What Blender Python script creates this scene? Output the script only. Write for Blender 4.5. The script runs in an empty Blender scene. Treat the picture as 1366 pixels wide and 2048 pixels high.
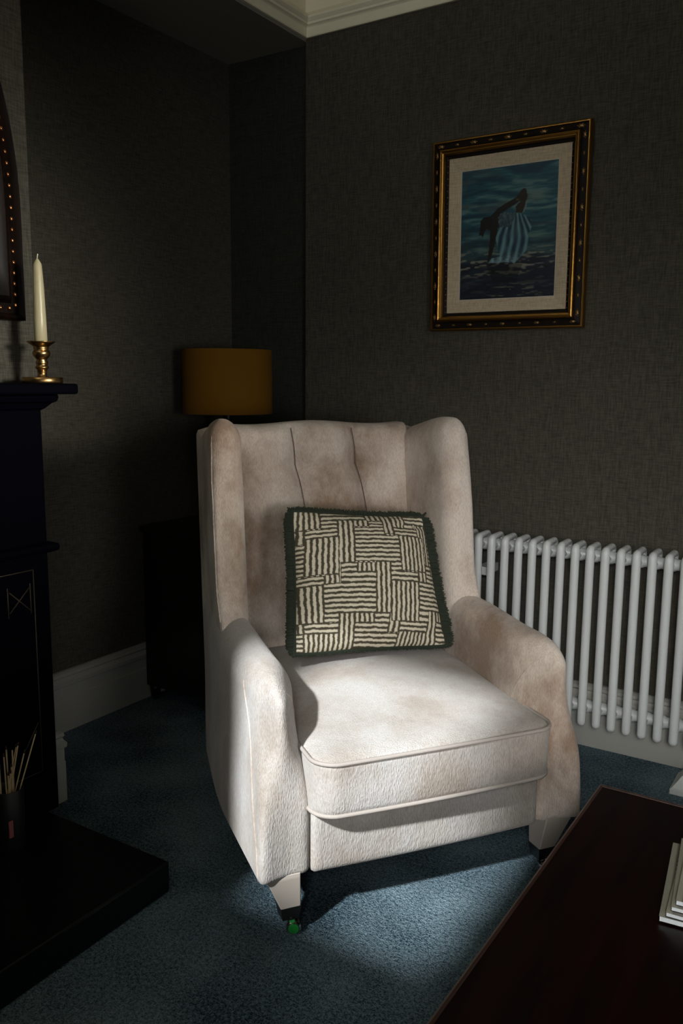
import bpy, bmesh, math, random
import numpy as np
from mathutils import Vector, Matrix

rnd = random.Random(7)
C = bpy.context.scene.collection
scene = bpy.context.scene
PI = math.pi

# ------------------------------------------------------------------ camera
cam_d = bpy.data.cameras.new('camera')
cam = bpy.data.objects.new('camera', cam_d)
C.objects.link(cam)
YAW, PITCH, ROLL, FPX = math.radians(-32.56738), math.radians(8.80970), math.radians(0.47133), 1691.895
_fw = Vector((math.sin(YAW) * math.cos(PITCH), math.cos(YAW) * math.cos(PITCH), -math.sin(PITCH)))
_r = Vector((math.cos(YAW), -math.sin(YAW), 0.0))
_u = _r.cross(_fw)
_r2 = _r * math.cos(ROLL) + _u * math.sin(ROLL)
_u2 = -_r * math.sin(ROLL) + _u * math.cos(ROLL)
m = Matrix((_r2, _u2, -_fw)).transposed().to_4x4()
m.translation = (0, 0, 1.30)
cam.matrix_world = m
cam_d.sensor_fit = 'VERTICAL'
cam_d.sensor_width = 24
cam_d.sensor_height = 36
cam_d.lens = 36 * FPX / 2048
cam_d.clip_start = 0.02
scene.camera = cam

# ------------------------------------------------------------------ world, sun, daylight and added fill in the windows
w = bpy.data.worlds.new('sky')
scene.world = w
w.use_nodes = True
bg = w.node_tree.nodes['Background']
bg.inputs[0].default_value = (0.55, 0.68, 0.85, 1)
bg.inputs[1].default_value = 0.15

def sun(name, travel, strength, angle, col):
    d = bpy.data.lights.new(name, 'SUN')
    d.energy = strength; d.angle = math.radians(angle); d.color = col
    o = bpy.data.objects.new(name, d); C.objects.link(o)
    o.rotation_euler = Vector(travel).to_track_quat('-Z', 'Y').to_euler()
    o.location = (-1, -4, 5)
    return o

def window_light(name, loc, facing, sx, sy, watts, col, spread=180):
    d = bpy.data.lights.new(name, 'AREA')
    d.shape = 'RECTANGLE'; d.size = sx; d.size_y = sy; d.energy = watts; d.color = col
    d.spread = math.radians(spread)
    o = bpy.data.objects.new(name, d); C.objects.link(o)
    o.location = loc
    o.rotation_euler = Vector(facing).to_track_quat('-Z', 'Z').to_euler()
    return o

FRONT_Y, RIGHT_X = -0.90, 1.60
WIN_A = (-1.28, -0.735, 2.06, 3.00)      # x0, x1, z0, z1 in the front wall
WIN_B = (0.80, 1.25, 0.80, 1.50)
WIN_C = (1.02, 1.58, 1.28, 2.10)        # y0, y1, z0, z1 in the right wall
WIN_D = (-0.15, 0.40, 0.80, 1.60)
WIN_E = (0.15, 0.65, 1.40, 2.15)  # unseen opening added for the soft beam
sun('sun', (-0.005, 1.2, -1.0), 7.9, 2.4, (0.95, 0.98, 1.0))
window_light('upper_window_fill', (-1.02, FRONT_Y - 0.04, 2.53), (0.05, 1, 0.80), 0.53, 0.90, 14.0, (1.0, 0.98, 0.92), 110)  # aimed upward as added fill for the rail, frieze and soffit
window_light('middle_window_fill', (0.40, FRONT_Y - 0.04, 1.775), (-0.30, 1, -0.40), 0.48, 0.71, 3.4, (1.0, 0.985, 0.96), 42)  # added lamp, narrowed to a soft beam on chair and radiator
window_light('daylight_low_window', (1.025, FRONT_Y - 0.04, 1.15), (-1.85, 3.10, -0.40), 0.43, 0.66, 1.1, (1.0, 0.975, 0.94), 50)
window_light('chimney_fill', (RIGHT_X + 0.04, 1.30, 1.70), (-1, 0.03, -0.08), 0.54, 0.78, 4.0, (1.0, 0.95, 0.86), 28)  # added narrow beam from an unseen window, brightens the chimney breast
window_light('daylight_corner_window', (RIGHT_X + 0.04, 0.125, 1.20), (-2.6, 2.1, -0.22), 0.53, 0.76, 3.0, (1.0, 0.975, 0.94), 50)

scene.view_settings.view_transform = 'Standard'
scene.view_settings.look = 'None'
scene.view_settings.exposure = 0.0
scene.view_settings.gamma = 1.0
scene.view_settings.use_curve_mapping = False

# ------------------------------------------------------------------ materials
def new_mat(name):
    mt = bpy.data.materials.new(name); mt.use_nodes = True
    nt = mt.node_tree
    return mt, nt, nt.nodes['Principled BSDF']

def plain(name, col, rough=0.5, metal=0.0, coat=0.0, spec=0.5, bump=0.0, bscale=60.0):
    mt, nt, b = new_mat(name)
    b.inputs['Base Color'].default_value = (*col, 1)
    b.inputs['Roughness'].default_value = rough
    b.inputs['Metallic'].default_value = metal
    b.inputs['Coat Weight'].default_value = coat
    b.inputs['Specular IOR Level'].default_value = spec
    tc = nt.nodes.new('ShaderNodeTexCoord')
    nz = nt.nodes.new('ShaderNodeTexNoise'); nz.inputs['Scale'].default_value = bscale
    nz.inputs['Detail'].default_value = 4
    nt.links.new(tc.outputs['Object'], nz.inputs['Vector'])
    mr = nt.nodes.new('ShaderNodeMapRange')
    mr.inputs['To Min'].default_value = max(0.02, rough - 0.06); mr.inputs['To Max'].default_value = min(1, rough + 0.06)
    nt.links.new(nz.outputs['Fac'], mr.inputs['Value'])
    nt.links.new(mr.outputs['Result'], b.inputs['Roughness'])
    if bump:
        bp = nt.nodes.new('ShaderNodeBump'); bp.inputs['Strength'].default_value = bump
        bp.inputs['Distance'].default_value = 0.002
        nt.links.new(nz.outputs['Fac'], bp.inputs['Height'])
        nt.links.new(bp.outputs['Normal'], b.inputs['Normal'])
    return mt

def stretched_noise(nt, scale, detail=3.0):
    tc = nt.nodes.new('ShaderNodeTexCoord')
    mp = nt.nodes.new('ShaderNodeMapping'); mp.inputs['Scale'].default_value = scale
    nz = nt.nodes.new('ShaderNodeTexNoise'); nz.inputs['Scale'].default_value = 1.0
    nz.inputs['Detail'].default_value = detail
    nt.links.new(tc.outputs['Object'], mp.inputs['Vector'])
    nt.links.new(mp.outputs['Vector'], nz.inputs['Vector'])
    return nz

def ramp(nt, src, stops):
    r = nt.nodes.new('ShaderNodeValToRGB')
    e = r.color_ramp.elements
    e[0].position, e[0].color = stops[0][0], (*stops[0][1], 1)
    e[1].position, e[1].color = stops[-1][0], (*stops[-1][1], 1)
    for p, c in stops[1:-1]:
        x = e.new(p); x.color = (*c, 1)
    nt.links.new(src, r.inputs['Fac'])
    return r

def math_node(nt, op, a, b):
    n = nt.nodes.new('ShaderNodeMath'); n.operation = op
    for i, v in enumerate((a, b)):
        if isinstance(v, (int, float)): n.inputs[i].default_value = v
        else: nt.links.new(v, n.inputs[i])
    return n.outputs[0]

def wallpaper(name, c0, c1):
    mt, nt, b = new_mat(name)
    h = stretched_noise(nt, (22, 22, 330)); v = stretched_noise(nt, (300, 300, 26))
    big = stretched_noise(nt, (2.2, 2.2, 2.2), 2)
    s = math_node(nt, 'ADD', h.outputs['Fac'], v.outputs['Fac'])
    s = math_node(nt, 'MULTIPLY', s, 0.5)
    s2 = math_node(nt, 'MULTIPLY', math_node(nt, 'SUBTRACT', big.outputs['Fac'], 0.5), 0.10)
    f = math_node(nt, 'ADD', s, s2)
    r = ramp(nt, f, [(0.32, c0), (0.68, c1)])
    nt.links.new(r.outputs['Color'], b.inputs['Base Color'])
    b.inputs['Roughness'].default_value = 0.85
    b.inputs['Specular IOR Level'].default_value = 0.25
    bp = nt.nodes.new('ShaderNodeBump'); bp.inputs['Strength'].default_value = 0.7; bp.inputs['Distance'].default_value = 0.003
    nt.links.new(s, bp.inputs['Height']); nt.links.new(bp.outputs['Normal'], b.inputs['Normal'])
    return mt

def chenille(name, light, dark, lo=0.36, hi=0.62):
    mt, nt, b = new_mat(name)
    big = stretched_noise(nt, (5.0, 5.0, 4.0), 1.5); mid = stretched_noise(nt, (45, 45, 30), 3)
    rib = stretched_noise(nt, (330, 330, 100), 3)
    f = math_node(nt, 'ADD', math_node(nt, 'MULTIPLY', big.outputs['Fac'], 0.80), math_node(nt, 'MULTIPLY', mid.outputs['Fac'], 0.20))
    r = ramp(nt, f, [(lo, dark), (0.5, tuple((a + c) / 2 * 1.04 for a, c in zip(light, dark))), (hi, light)])
    r2 = ramp(nt, rib.outputs['Fac'], [(0.30, (0.80, 0.78, 0.76)), (0.60, (1, 1, 1))])
    mx = nt.nodes.new('ShaderNodeMixRGB'); mx.blend_type = 'MULTIPLY'; mx.inputs['Fac'].default_value = 1.0
    nt.links.new(r.outputs['Color'], mx.inputs[1]); nt.links.new(r2.outputs['Color'], mx.inputs[2])
    nt.links.new(mx.outputs[0], b.inputs['Base Color'])
    b.inputs['Roughness'].default_value = 0.88
    b.inputs['Specular IOR Level'].default_value = 0.15
    b.inputs['Sheen Weight'].default_value = 0.25
    b.inputs['Sheen Roughness'].default_value = 0.4
    bp = nt.nodes.new('ShaderNodeBump'); bp.inputs['Strength'].default_value = 0.85; bp.inputs['Distance'].default_value = 0.0032
    hh = math_node(nt, 'ADD', rib.outputs['Fac'], math_node(nt, 'MULTIPLY', mid.outputs['Fac'], 0.5))
    nt.links.new(hh, bp.inputs['Height']); nt.links.new(bp.outputs['Normal'], b.inputs['Normal'])
    return mt

def carpet(name):
    mt, nt, b = new_mat(name)
    fine = stretched_noise(nt, (270, 270, 270), 2); mid = stretched_noise(nt, (110, 110, 110), 3); big = stretched_noise(nt, (3.5, 3.5, 3.5), 3)
    f = math_node(nt, 'ADD', math_node(nt, 'MULTIPLY', fine.outputs['Fac'], 0.42), math_node(nt, 'MULTIPLY', mid.outputs['Fac'], 0.28))
    f = math_node(nt, 'ADD', f, math_node(nt, 'MULTIPLY', big.outputs['Fac'], 0.30))
    r = ramp(nt, f, [(0.40, (0.012, 0.030, 0.044)), (0.64, (0.230, 0.320, 0.365))])
    nt.links.new(r.outputs['Color'], b.inputs['Base Color'])
    b.inputs['Roughness'].default_value = 1.0
    b.inputs['Specular IOR Level'].default_value = 0.05
    bp = nt.nodes.new('ShaderNodeBump'); bp.inputs['Strength'].default_value = 1.0; bp.inputs['Distance'].default_value = 0.006
    nt.links.new(math_node(nt, 'ADD', fine.outputs['Fac'], mid.outputs['Fac']), bp.inputs['Height'])
    nt.links.new(bp.outputs['Normal'], b.inputs['Normal'])
    return mt

def wood(name, c0, c1, scale, rough=0.25, coat=0.3):
    mt, nt, b = new_mat(name)
    g = stretched_noise(nt, scale, 6)
    r = ramp(nt, g.outputs['Fac'], [(0.35, c0), (0.68, c1)])
    nt.links.new(r.outputs['Color'], b.inputs['Base Color'])
    b.inputs['Roughness'].default_value = rough
    b.inputs['Coat Weight'].default_value = coat
    b.inputs['Coat Roughness'].default_value = 0.15
    return mt

def vcol(name, rough=0.7, spec=0.3, weave=0.0):
    mt, nt, b = new_mat(name)
    a = nt.nodes.new('ShaderNodeVertexColor'); a.layer_name = 'print'
    nt.links.new(a.outputs['Color'], b.inputs['Base Color'])
    b.inputs['Roughness'].default_value = rough
    b.inputs['Specular IOR Level'].default_value = spec
    if weave:
        h = stretched_noise(nt, (500, 500, 500), 2)
        bp = nt.nodes.new('ShaderNodeBump'); bp.inputs['Strength'].default_value = weave; bp.inputs['Distance'].default_value = 0.001
        nt.links.new(h.outputs['Fac'], bp.inputs['Height']); nt.links.new(bp.outputs['Normal'], b.inputs['Normal'])
    return mt

M = {}
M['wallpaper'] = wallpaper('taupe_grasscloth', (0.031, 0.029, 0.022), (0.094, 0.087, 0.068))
M['darkened_paper'] = wallpaper('darkened_grasscloth', (0.014, 0.0145, 0.012), (0.040, 0.040, 0.033))  # darker copy of the taupe paper; alcove dimness is put into its colour
M['soffit'] = plain('soffit_paint', (0.26, 0.25, 0.21), 0.7)
M['cream'] = plain('cream_paint', (0.84, 0.80, 0.63), 0.6, bump=0.1)
M['white_gloss'] = plain('white_gloss_paint', (0.36, 0.36, 0.33), 0.40)
M['radiator'] = plain('radiator_enamel', (0.62, 0.645, 0.645), 0.30, spec=0.5)
M['carpet'] = carpet('navy_carpet')
M['fabric'] = chenille('beige_chenille', (0.66, 0.585, 0.515), (0.29, 0.205, 0.15))
M['fabric_sunlit'] = chenille('beige_chenille_sunlit', (0.47, 0.455, 0.44), (0.33, 0.29, 0.25))  # sunlit copy of the chenille, the sun's effect set into its tone
M['seam_dark'] = plain('brown_seam_thread', (0.14, 0.095, 0.068), 0.9)
M['piping'] = plain('piping_cord', (0.34, 0.305, 0.275), 0.8, bump=0.4, bscale=500)
M['leg_paint'] = plain('greige_leg_paint', (0.42, 0.37, 0.32), 0.5)
M['black_cap'] = plain('black_caster_cap', (0.006, 0.007, 0.007), 0.35)
M['chrome'] = plain('caster_metal', (0.55, 0.52, 0.47), 0.2, metal=1)
M['green'] = plain('green_sticker', (0.004, 0.15, 0.018), 0.5)
M['print'] = vcol('basket_weave_print', 0.85, 0.15, 0.5)
M['cushion_back'] = plain('olive_backing_cloth', (0.07, 0.065, 0.045), 0.9, bump=0.4, bscale=400)
M['fringe'] = plain('dark_green_fringe', (0.016, 0.024, 0.013), 0.9)
M['canvas'] = vcol('oil_on_canvas', 0.45, 0.4, 0.6)
M['linen'] = wallpaper('linen_mount', (0.38, 0.32, 0.22), (0.64, 0.53, 0.385))
M['slip'] = plain('white_slip', (0.50, 0.48, 0.42), 0.6)
M['gilt'] = plain('antique_gilt', (0.40, 0.215, 0.052), 0.36, metal=1, bump=0.5, bscale=70)
M['frame_dark'] = plain('dark_frame_lacquer', (0.010, 0.007, 0.005), 0.6, spec=0.15, bump=0.5, bscale=120)
M['rosette'] = plain('dull_gilt_ornament', (0.34, 0.21, 0.09), 0.4, metal=0.9)
M['copper'] = plain('copper_gilt', (0.50, 0.21, 0.085), 0.28, metal=1)
M['mirror_wood'] = wood('mirror_dark_wood', (0.002, 0.0013, 0.001), (0.009, 0.0035, 0.002), (60, 60, 6), 0.45, 0.0)
M['mirror_wood'].node_tree.nodes['Principled BSDF'].inputs['Specular IOR Level'].default_value = 0.12
M['mirror_glass'] = plain('mirror_silvering', (0.80, 0.80, 0.78), 0.03, metal=1)
M['brass'] = plain('aged_brass', (0.40, 0.255, 0.105), 0.30, metal=1)
M['wax'] = plain('ivory_wax', (0.46, 0.42, 0.26), 0.36)
M['wick'] = plain('candle_wick', (0.70, 0.64, 0.48), 0.8)
M['mantel'] = plain('midnight_mantel_paint', (0.0008, 0.0010, 0.0030), 0.7, spec=0.03)
M['incised'] = plain('bronze_line', (0.035, 0.026, 0.013), 0.6)
M['hearth'] = plain('black_hearth_stone', (0.004, 0.0045, 0.006), 0.30, spec=0.4)
M['mahogany'] = wood('dark_mahogany', (0.0035, 0.0010, 0.0008), (0.009, 0.0018, 0.0013), (40, 3, 40), 0.28, 0.0)
M['mahogany'].node_tree.nodes['Principled BSDF'].inputs['Specular IOR Level'].default_value = 0.22
M['mahogany_edge'] = wood('paler_mahogany_edge', (0.018, 0.008, 0.006), (0.045, 0.022, 0.016), (40, 3, 40), 0.35, 0.2)  # paler mahogany for the raised lip
M['cabinet'] = wood('ebonised_wood', (0.004, 0.0035, 0.003), (0.012, 0.009, 0.007), (40, 40, 4), 0.4, 0.0)
M['shade'] = plain('mustard_lamp_shade', (0.155, 0.072, 0.007), 0.9, bump=0.5, bscale=400, spec=0.1)
M['lamp_dark'] = plain('dark_bronze_lamp', (0.012, 0.010, 0.008), 0.4, metal=0.4)
M['match'] = plain('match_wood', (0.58, 0.43, 0.24), 0.8, bump=0.4, bscale=200)
M['match_head'] = plain('burnt_match_head', (0.03, 0.012, 0.010), 0.8)
M['cup'] = plain('black_match_cup', (0.006, 0.006, 0.007), 0.5)
M['pink'] = plain('pink_striker', (0.34, 0.10, 0.11), 0.7)
M['paper'] = plain('magazine_pages', (0.50, 0.53, 0.55), 0.7, bump=0.5, bscale=300)
M['cover'] = vcol('magazine_cover', 0.4, 0.4)
M['grey_white'] = plain('pale_grey_plastic', (0.52, 0.55, 0.54), 0.45)
M['glass_frame'] = plain('window_paint', (0.55, 0.55, 0.52), 0.5)
M['bulb'] = plain('opal_bulb', (0.6, 0.58, 0.5), 0.4)

# ------------------------------------------------------------------ object helpers
def link(name, me, mat=None, parent=None, smooth=True):
    o = bpy.data.objects.new(name, me)
    C.objects.link(o)
    if mat is not None and not me.materials: me.materials.append(mat)
    if parent is not None: o.parent = parent
    if smooth:
        me.polygons.foreach_set('use_smooth', [True] * len(me.polygons))
        me.update()
    return o

def obj(name, bm, mat=None, parent=None, smooth=True, auto=None):
    me = bpy.data.meshes.new(name)
    bmesh.ops.recalc_face_normals(bm, faces=bm.faces)
    if auto is not None:
        for e in bm.edges:
            if len(e.link_faces) == 2 and e.calc_face_angle(0) > math.radians(auto): e.smooth = False
    bm.to_mesh(me); bm.free()
    return link(name, me, mat, parent, smooth)

def tag(o, label=None, cat=None, group=None, kind=None):
    if label: o['label'] = label
    if cat: o['category'] = cat
    if group: o['group'] = group
    if kind: o['kind'] = kind
    return o

def thing(name, label, cat, loc=(0, 0, 0), rotz=0.0, group=None):
    o = bpy.data.objects.new(name, None); C.objects.link(o)
    o.empty_display_size = 0.1
    o.location = loc; o.rotation_euler = (0, 0, rotz)
    return tag(o, label, cat, group)

def add_box(bm, lo, hi, bevel=0.0, seg=2):
    vs = [bm.verts.new((x, y, z)) for x in (lo[0], hi[0]) for y in (lo[1], hi[1]) for z in (lo[2], hi[2])]
    f = [(0, 1, 3, 2), (4, 6, 7, 5), (0, 4, 5, 1), (2, 3, 7, 6), (0, 2, 6, 4), (1, 5, 7, 3)]
    fs = [bm.faces.new([vs[i] for i in q]) for q in f]
    if bevel:
        es = list({e for q in fs for e in q.edges})
        bmesh.ops.bevel(bm, geom=es, offset=bevel, segments=seg, affect='EDGES', profile=0.5)

def box_bm(lo, hi, bevel=0.0, seg=2):
    bm = bmesh.new(); add_box(bm, lo, hi, bevel, seg); return bm

def add_quad(bm, pts):
    bm.faces.new([bm.verts.new(p) for p in pts])

def add_lathe(bm, prof, c=(0, 0), seg=32):
    rings = []
    for r, z in prof:
        rings.append([bm.verts.new((c[0] + r * math.cos(2 * PI * i / seg), c[1] + r * math.sin(2 * PI * i / seg), z)) for i in range(seg)])
    for a, b in zip(rings, rings[1:]):
        for i in range(seg):
            bm.faces.new((a[i], a[(i + 1) % seg], b[(i + 1) % seg], b[i]))
    bm.faces.new(rings[0][::-1]); bm.faces.new(rings[-1])

def add_tube(bm, pts, rad, seg=8, closed=False, caps=True):
    pts = [Vector(p) for p in pts]; n = len(pts)
    rads = rad if isinstance(rad, (list, tuple)) else [rad] * n
    rings = []; prev = None
    for i in range(n):
        if closed: t = pts[(i + 1) % n] - pts[i - 1]
        else: t = pts[min(i + 1, n - 1)] - pts[max(i - 1, 0)]
        t.normalize()
        if prev is None:
            a = Vector((0, 0, 1)) if abs(t.z) < 0.9 else Vector((1, 0, 0))
            nrm = (a - t * a.dot(t)).normalized()
        else:
            nrm = (prev - t * prev.dot(t)).normalized()
        prev = nrm; bn = t.cross(nrm)
        rings.append([bm.verts.new(pts[i] + (nrm * math.cos(2 * PI * k / seg) + bn * math.sin(2 * PI * k / seg)) * rads[i]) for k in range(seg)])
    m_ = n if closed else n - 1
    for i in range(m_):
        a, b = rings[i], rings[(i + 1) % n]
        for k in range(seg): bm.faces.new((a[k], a[(k + 1) % seg], b[(k + 1) % seg], b[k]))
    if not closed and caps:
        bm.faces.new(rings[0][::-1]); bm.faces.new(rings[-1])

def add_sweep(bm, prof, path_fn, ts):
    """profile points (a, b) placed by path_fn(t, a, b); open ends capped"""
    rings = [[bm.verts.new(path_fn(t, a, b)) for a, b in prof] for t in ts]
    n = len(prof)
    for r0, r1 in zip(rings, rings[1:]):
        for i in range(n): bm.faces.new((r0[i], r0[(i + 1) % n], r1[(i + 1) % n], r1[i]))
    bm.faces.new(rings[0][::-1]); bm.faces.new(rings[-1])

def softbox(lo, hi, n, rad, deform=None):
    """upholstered block: a lattice box whose edges are rounded by rad(u,v,w)->(rx,ry,rz)"""
    bm = bmesh.new(); nx, ny, nz = n; V = {}
    lo = Vector(lo); hi = Vector(hi)
    def s(i, k):
        t = i / k
        return 0.5 * t + 0.5 * (1 - math.cos(PI * t)) / 2
    for i in range(nx + 1):
        for j in range(ny + 1):
            for k in range(nz + 1):
                if i in (0, nx) or j in (0, ny) or k in (0, nz):
                    t = (s(i, nx), s(j, ny), s(k, nz))
                    P = [lo[a] + (hi[a] - lo[a]) * t[a] for a in range(3)]
                    R = rad(*t) if callable(rad) else rad
                    inner = []; d = []
                    for a in range(3):
                        r = max(R[a], 1e-5)
                        q = min(max(P[a], lo[a] + r), hi[a] - r) if hi[a] - lo[a] > 2 * r else 0.5 * (lo[a] + hi[a])
                        rr = min(r, (hi[a] - lo[a]) / 2)
                        inner.append((q, rr)); d.append((P[a] - q) / rr)
                    L = math.sqrt(sum(x * x for x in d)) or 1
                    mx = max(abs(x) for x in d) or 1
                    # spread cube lattice directions evenly
                    dd = [x / L for x in d]
                    Q = [inner[a][0] + dd[a] * inner[a][1] for a in range(3)]
                    if deform: Q = deform(Q[0], Q[1], Q[2])
                    V[i, j, k] = bm.verts.new(Q)
    def quad(a, b, c, d): bm.faces.new((V[a], V[b], V[c], V[d]))
    for i in range(nx):
        for j in range(ny):
            for k in (0, nz): quad((i, j, k), (i + 1, j, k), (i + 1, j + 1, k), (i, j + 1, k))
    for i in range(nx):
        for k in range(nz):
            for j in (0, ny): quad((i, j, k), (i + 1, j, k), (i + 1, j, k + 1), (i, j, k + 1))
    for j in range(ny):
        for k in range(nz):
            for i in (0, nx): quad((i, j, k), (i, j + 1, k), (i, j + 1, k + 1), (i, j, k + 1))
    return bm

def sm(a, b, x):
    t = min(1, max(0, (x - a) / (b - a))); return t * t * (3 - 2 * t)

# ------------------------------------------------------------------ room shell
YB, YR = 2.948, 2.978            # back wall; alcove back wall
XL, XC = -2.490, -2.068          # left wall; chimney breast face
Z_RAIL, Z_SOF, Z_CEIL = 2.635, 2.626, 3.10

def structure(name, bm, mat, smooth=False, label=None):
    o = obj(name, bm, mat, None, smooth)
    o['kind'] = 'structure'
    if label: o['label'] = label
    return o

structure('floor', box_bm((XL - 0.1, FRONT_Y - 0.1, -0.1), (RIGHT_X + 0.1, YR + 0.1, 0.0)), M['carpet'], label='dark navy blue carpeted floor')
structure('ceiling', box_bm((XL - 0.1, FRONT_Y - 0.1, Z_CEIL), (RIGHT_X + 0.1, YR + 0.1, Z_CEIL + 0.1)), M['cream'], label='cream ceiling')
structure('wall_back', box_bm((XC, YB, 0), (RIGHT_X, YB + 0.12, Z_RAIL)), M['wallpaper'], label='taupe grasscloth wall behind the radiator')
structure('wall_alcove', box_bm((XL - 0.1, YR, 0), (XC, YR + 0.09, Z_SOF)), M['darkened_paper'], label='darkened back wall of the alcove behind the lamp')
structure('wall_left', box_bm((XL - 0.1, FRONT_Y, 0), (XL, YR, Z_SOF)), M['wallpaper'], label='dark taupe side wall of the alcove')
structure('wall_chimney', box_bm((XL, -0.30, 0), (XC, 1.605, Z_SOF)), M['wallpaper'], label='chimney breast papered in taupe grasscloth')
structure('ceiling_alcove', box_bm((XL - 0.1, -0.9, Z_SOF), (XC - 0.001, YR, Z_SOF + 0.06)), M['soffit'], label='dark lowered ceiling of the alcove')
bm = bmesh.new()
add_box(bm, (XL - 0.1, FRONT_Y, Z_SOF + 0.06), (XC, YR, Z_CEIL))
structure('wall_frieze_left', bm, M['cream'], label='cream frieze above the alcove opening')
structure('wall_frieze_back', box_bm((XC, YB - 0.002, Z_RAIL), (RIGHT_X, YB + 0.12, Z_CEIL)), M['cream'], label='cream frieze above the back wall')

def wall_with_hole(name, axis, pos, thick, a0, a1, z0, z1, holes, mat, label):
    bm = bmesh.new()
    def bx(u0, u1, w0, w1):
        if u1 - u0 < 1e-4 or w1 - w0 < 1e-4: return
        if axis == 'y': add_box(bm, (u0, min(pos, pos + thick), w0), (u1, max(pos, pos + thick), w1))
        else: add_box(bm, (min(pos, pos + thick), u0, w0), (max(pos, pos + thick), u1, w1))
    cur = a0
    for h in sorted(holes):
        bx(cur, h[0], z0, z1); bx(h[0], h[1], z0, h[2]); bx(h[0], h[1], h[3], z1); cur = h[1]
    bx(cur, a1, z0, z1)
    return structure(name, bm, mat, label=label)

wall_with_hole('wall_front', 'y', FRONT_Y, -0.10, XL - 0.1, RIGHT_X + 0.1, 0, Z_CEIL, [WIN_A, WIN_B, WIN_E], M['darkened_paper'], 'dark papered window wall behind the viewpoint')
wall_with_hole('wall_right', 'x', RIGHT_X, 0.10, FRONT_Y - 0.1, YR + 0.1, 0, Z_CEIL, [WIN_C, WIN_D], M['darkened_paper'], 'dark papered wall with a side window')

def window_frame(n, axis, pos, h):
    bm = bmesh.new(); t = 0.02
    def bx(u0, u1, w0, w1):
        if axis == 'y': add_box(bm, (u0, pos - 0.09, w0), (u1, pos - 0.06, w1))
        else: add_box(bm, (pos + 0.06, u0, w0), (pos + 0.09, u1, w1))
    bx(h[0], h[0] + t, h[2], h[3]); bx(h[1] - t, h[1], h[2], h[3])
    bx(h[0] + t, h[1] - t, h[2], h[2] + t); bx(h[0] + t, h[1] - t, h[3] - t, h[3])
    structure('window_%d' % n, bm, M['glass_frame'], label='white painted window frame')
window_frame(1, 'y', FRONT_Y, WIN_A); window_frame(2, 'y', FRONT_Y, WIN_B); window_frame(3, 'x', RIGHT_X, WIN_C); window_frame(4, 'x', RIGHT_X, WIN_D); window_frame(5, 'y', FRONT_Y, WIN_E)

# moulded picture rail: profile (distance from wall, height above the rail bottom)
RAIL = [(0, 0), (0.012, 0), (0.014, 0.004), (0.014, 0.034), (0.018, 0.038), (0.026, 0.042), (0.026, 0.050), (0.030, 0.054),
        (0.036, 0.062), (0.036, 0.070), (0.028, 0.076), (0.020, 0.086), (0.012, 0.092), (0, 0.095)]
bm = bmesh.new()
add_sweep(bm, RAIL, lambda t, a, b: (XC + a if t < 0.5 else RIGHT_X, YB - a, Z_RAIL + b), [0, 1])
structure('trim_1', bm, M['cream'], label='cream moulded rail along the top of the back wall')
bm = bmesh.new()
add_sweep(bm, RAIL, lambda t, a, b: (XC + a, YB - a if t < 0.5 else FRONT_Y, Z_RAIL + b), [0, 1])
structure('trim_2', bm, M['cream'], label='cream moulded rail over the alcove opening')

# skirting: profile (distance from wall, height)
SK = [(0, 0), (0.022, 0), (0.022, 0.128), (0.020, 0.132), (0.020, 0.172), (0.026, 0.176), (0.027, 0.190), (0.020, 0.198),
      (0.017, 0.206), (0.022, 0.212), (0.020, 0.222), (0.010, 0.229), (0, 0.230)]
bm = bmesh.new(); add_sweep(bm, SK, lambda t, a, b: (XL + a, 1.605 + t * (YR - 1.605), b), [0, 1])
structure('baseboard_left', bm, M['white_gloss'], label='moulded white skirting board in the dark alcove')
bm = bmesh.new(); add_sweep(bm, SK, lambda t, a, b: (XC + t * (RIGHT_X - XC), YB - a, b), [0, 1])
structure('baseboard_back', bm, M['white_gloss'], label='white skirting board under the radiator')
bm = bmesh.new(); add_sweep(bm, SK, lambda t, a, b: (XL + 0.03 + t * (XC - XL - 0.03), YR - a, b), [0, 1])
structure('baseboard_alcove', bm, M['white_gloss'], label='white skirting board at the back of the alcove')
bm = bmesh.new()
ring = []
for a, b in SK: ring.append((a, b))
rows = [[bm.verts.new((XC + a, 1.49, b)) for a, b in ring], [bm.verts.new((XC + a, 1.605 + a, b)) for a, b in ring], [bm.verts.new((XL + 0.03, 1.605 + a, b)) for a, b in ring]]
for r0, r1 in zip(rows, rows[1:]):
    for i in range(len(ring) - 1): bm.faces.new((r0[i], r0[i + 1], r1[i + 1], r1[i]))
bm.faces.new(rows[0]); bm.faces.new(rows[-1][::-1])
structure('baseboard_chimney', bm, M['white_gloss'], label='end of white skirting wrapping the chimney breast corner')

# ------------------------------------------------------------------ armchair
CH = thing('wingback_armchair', 'beige chenille wingback armchair on tapered legs beside the radiator', 'armchair',
           (-0.849, 1.750, 0), math.atan2(0.813, 0.582))

def taper(x, y):            # the sides draw in towards the back
    k = sm(0.30, 0.90, y)
    o = sm(0.33, 0.40, abs(x))
    return x * (1 - (0.03 + 0.095 * o) * k)

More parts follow.
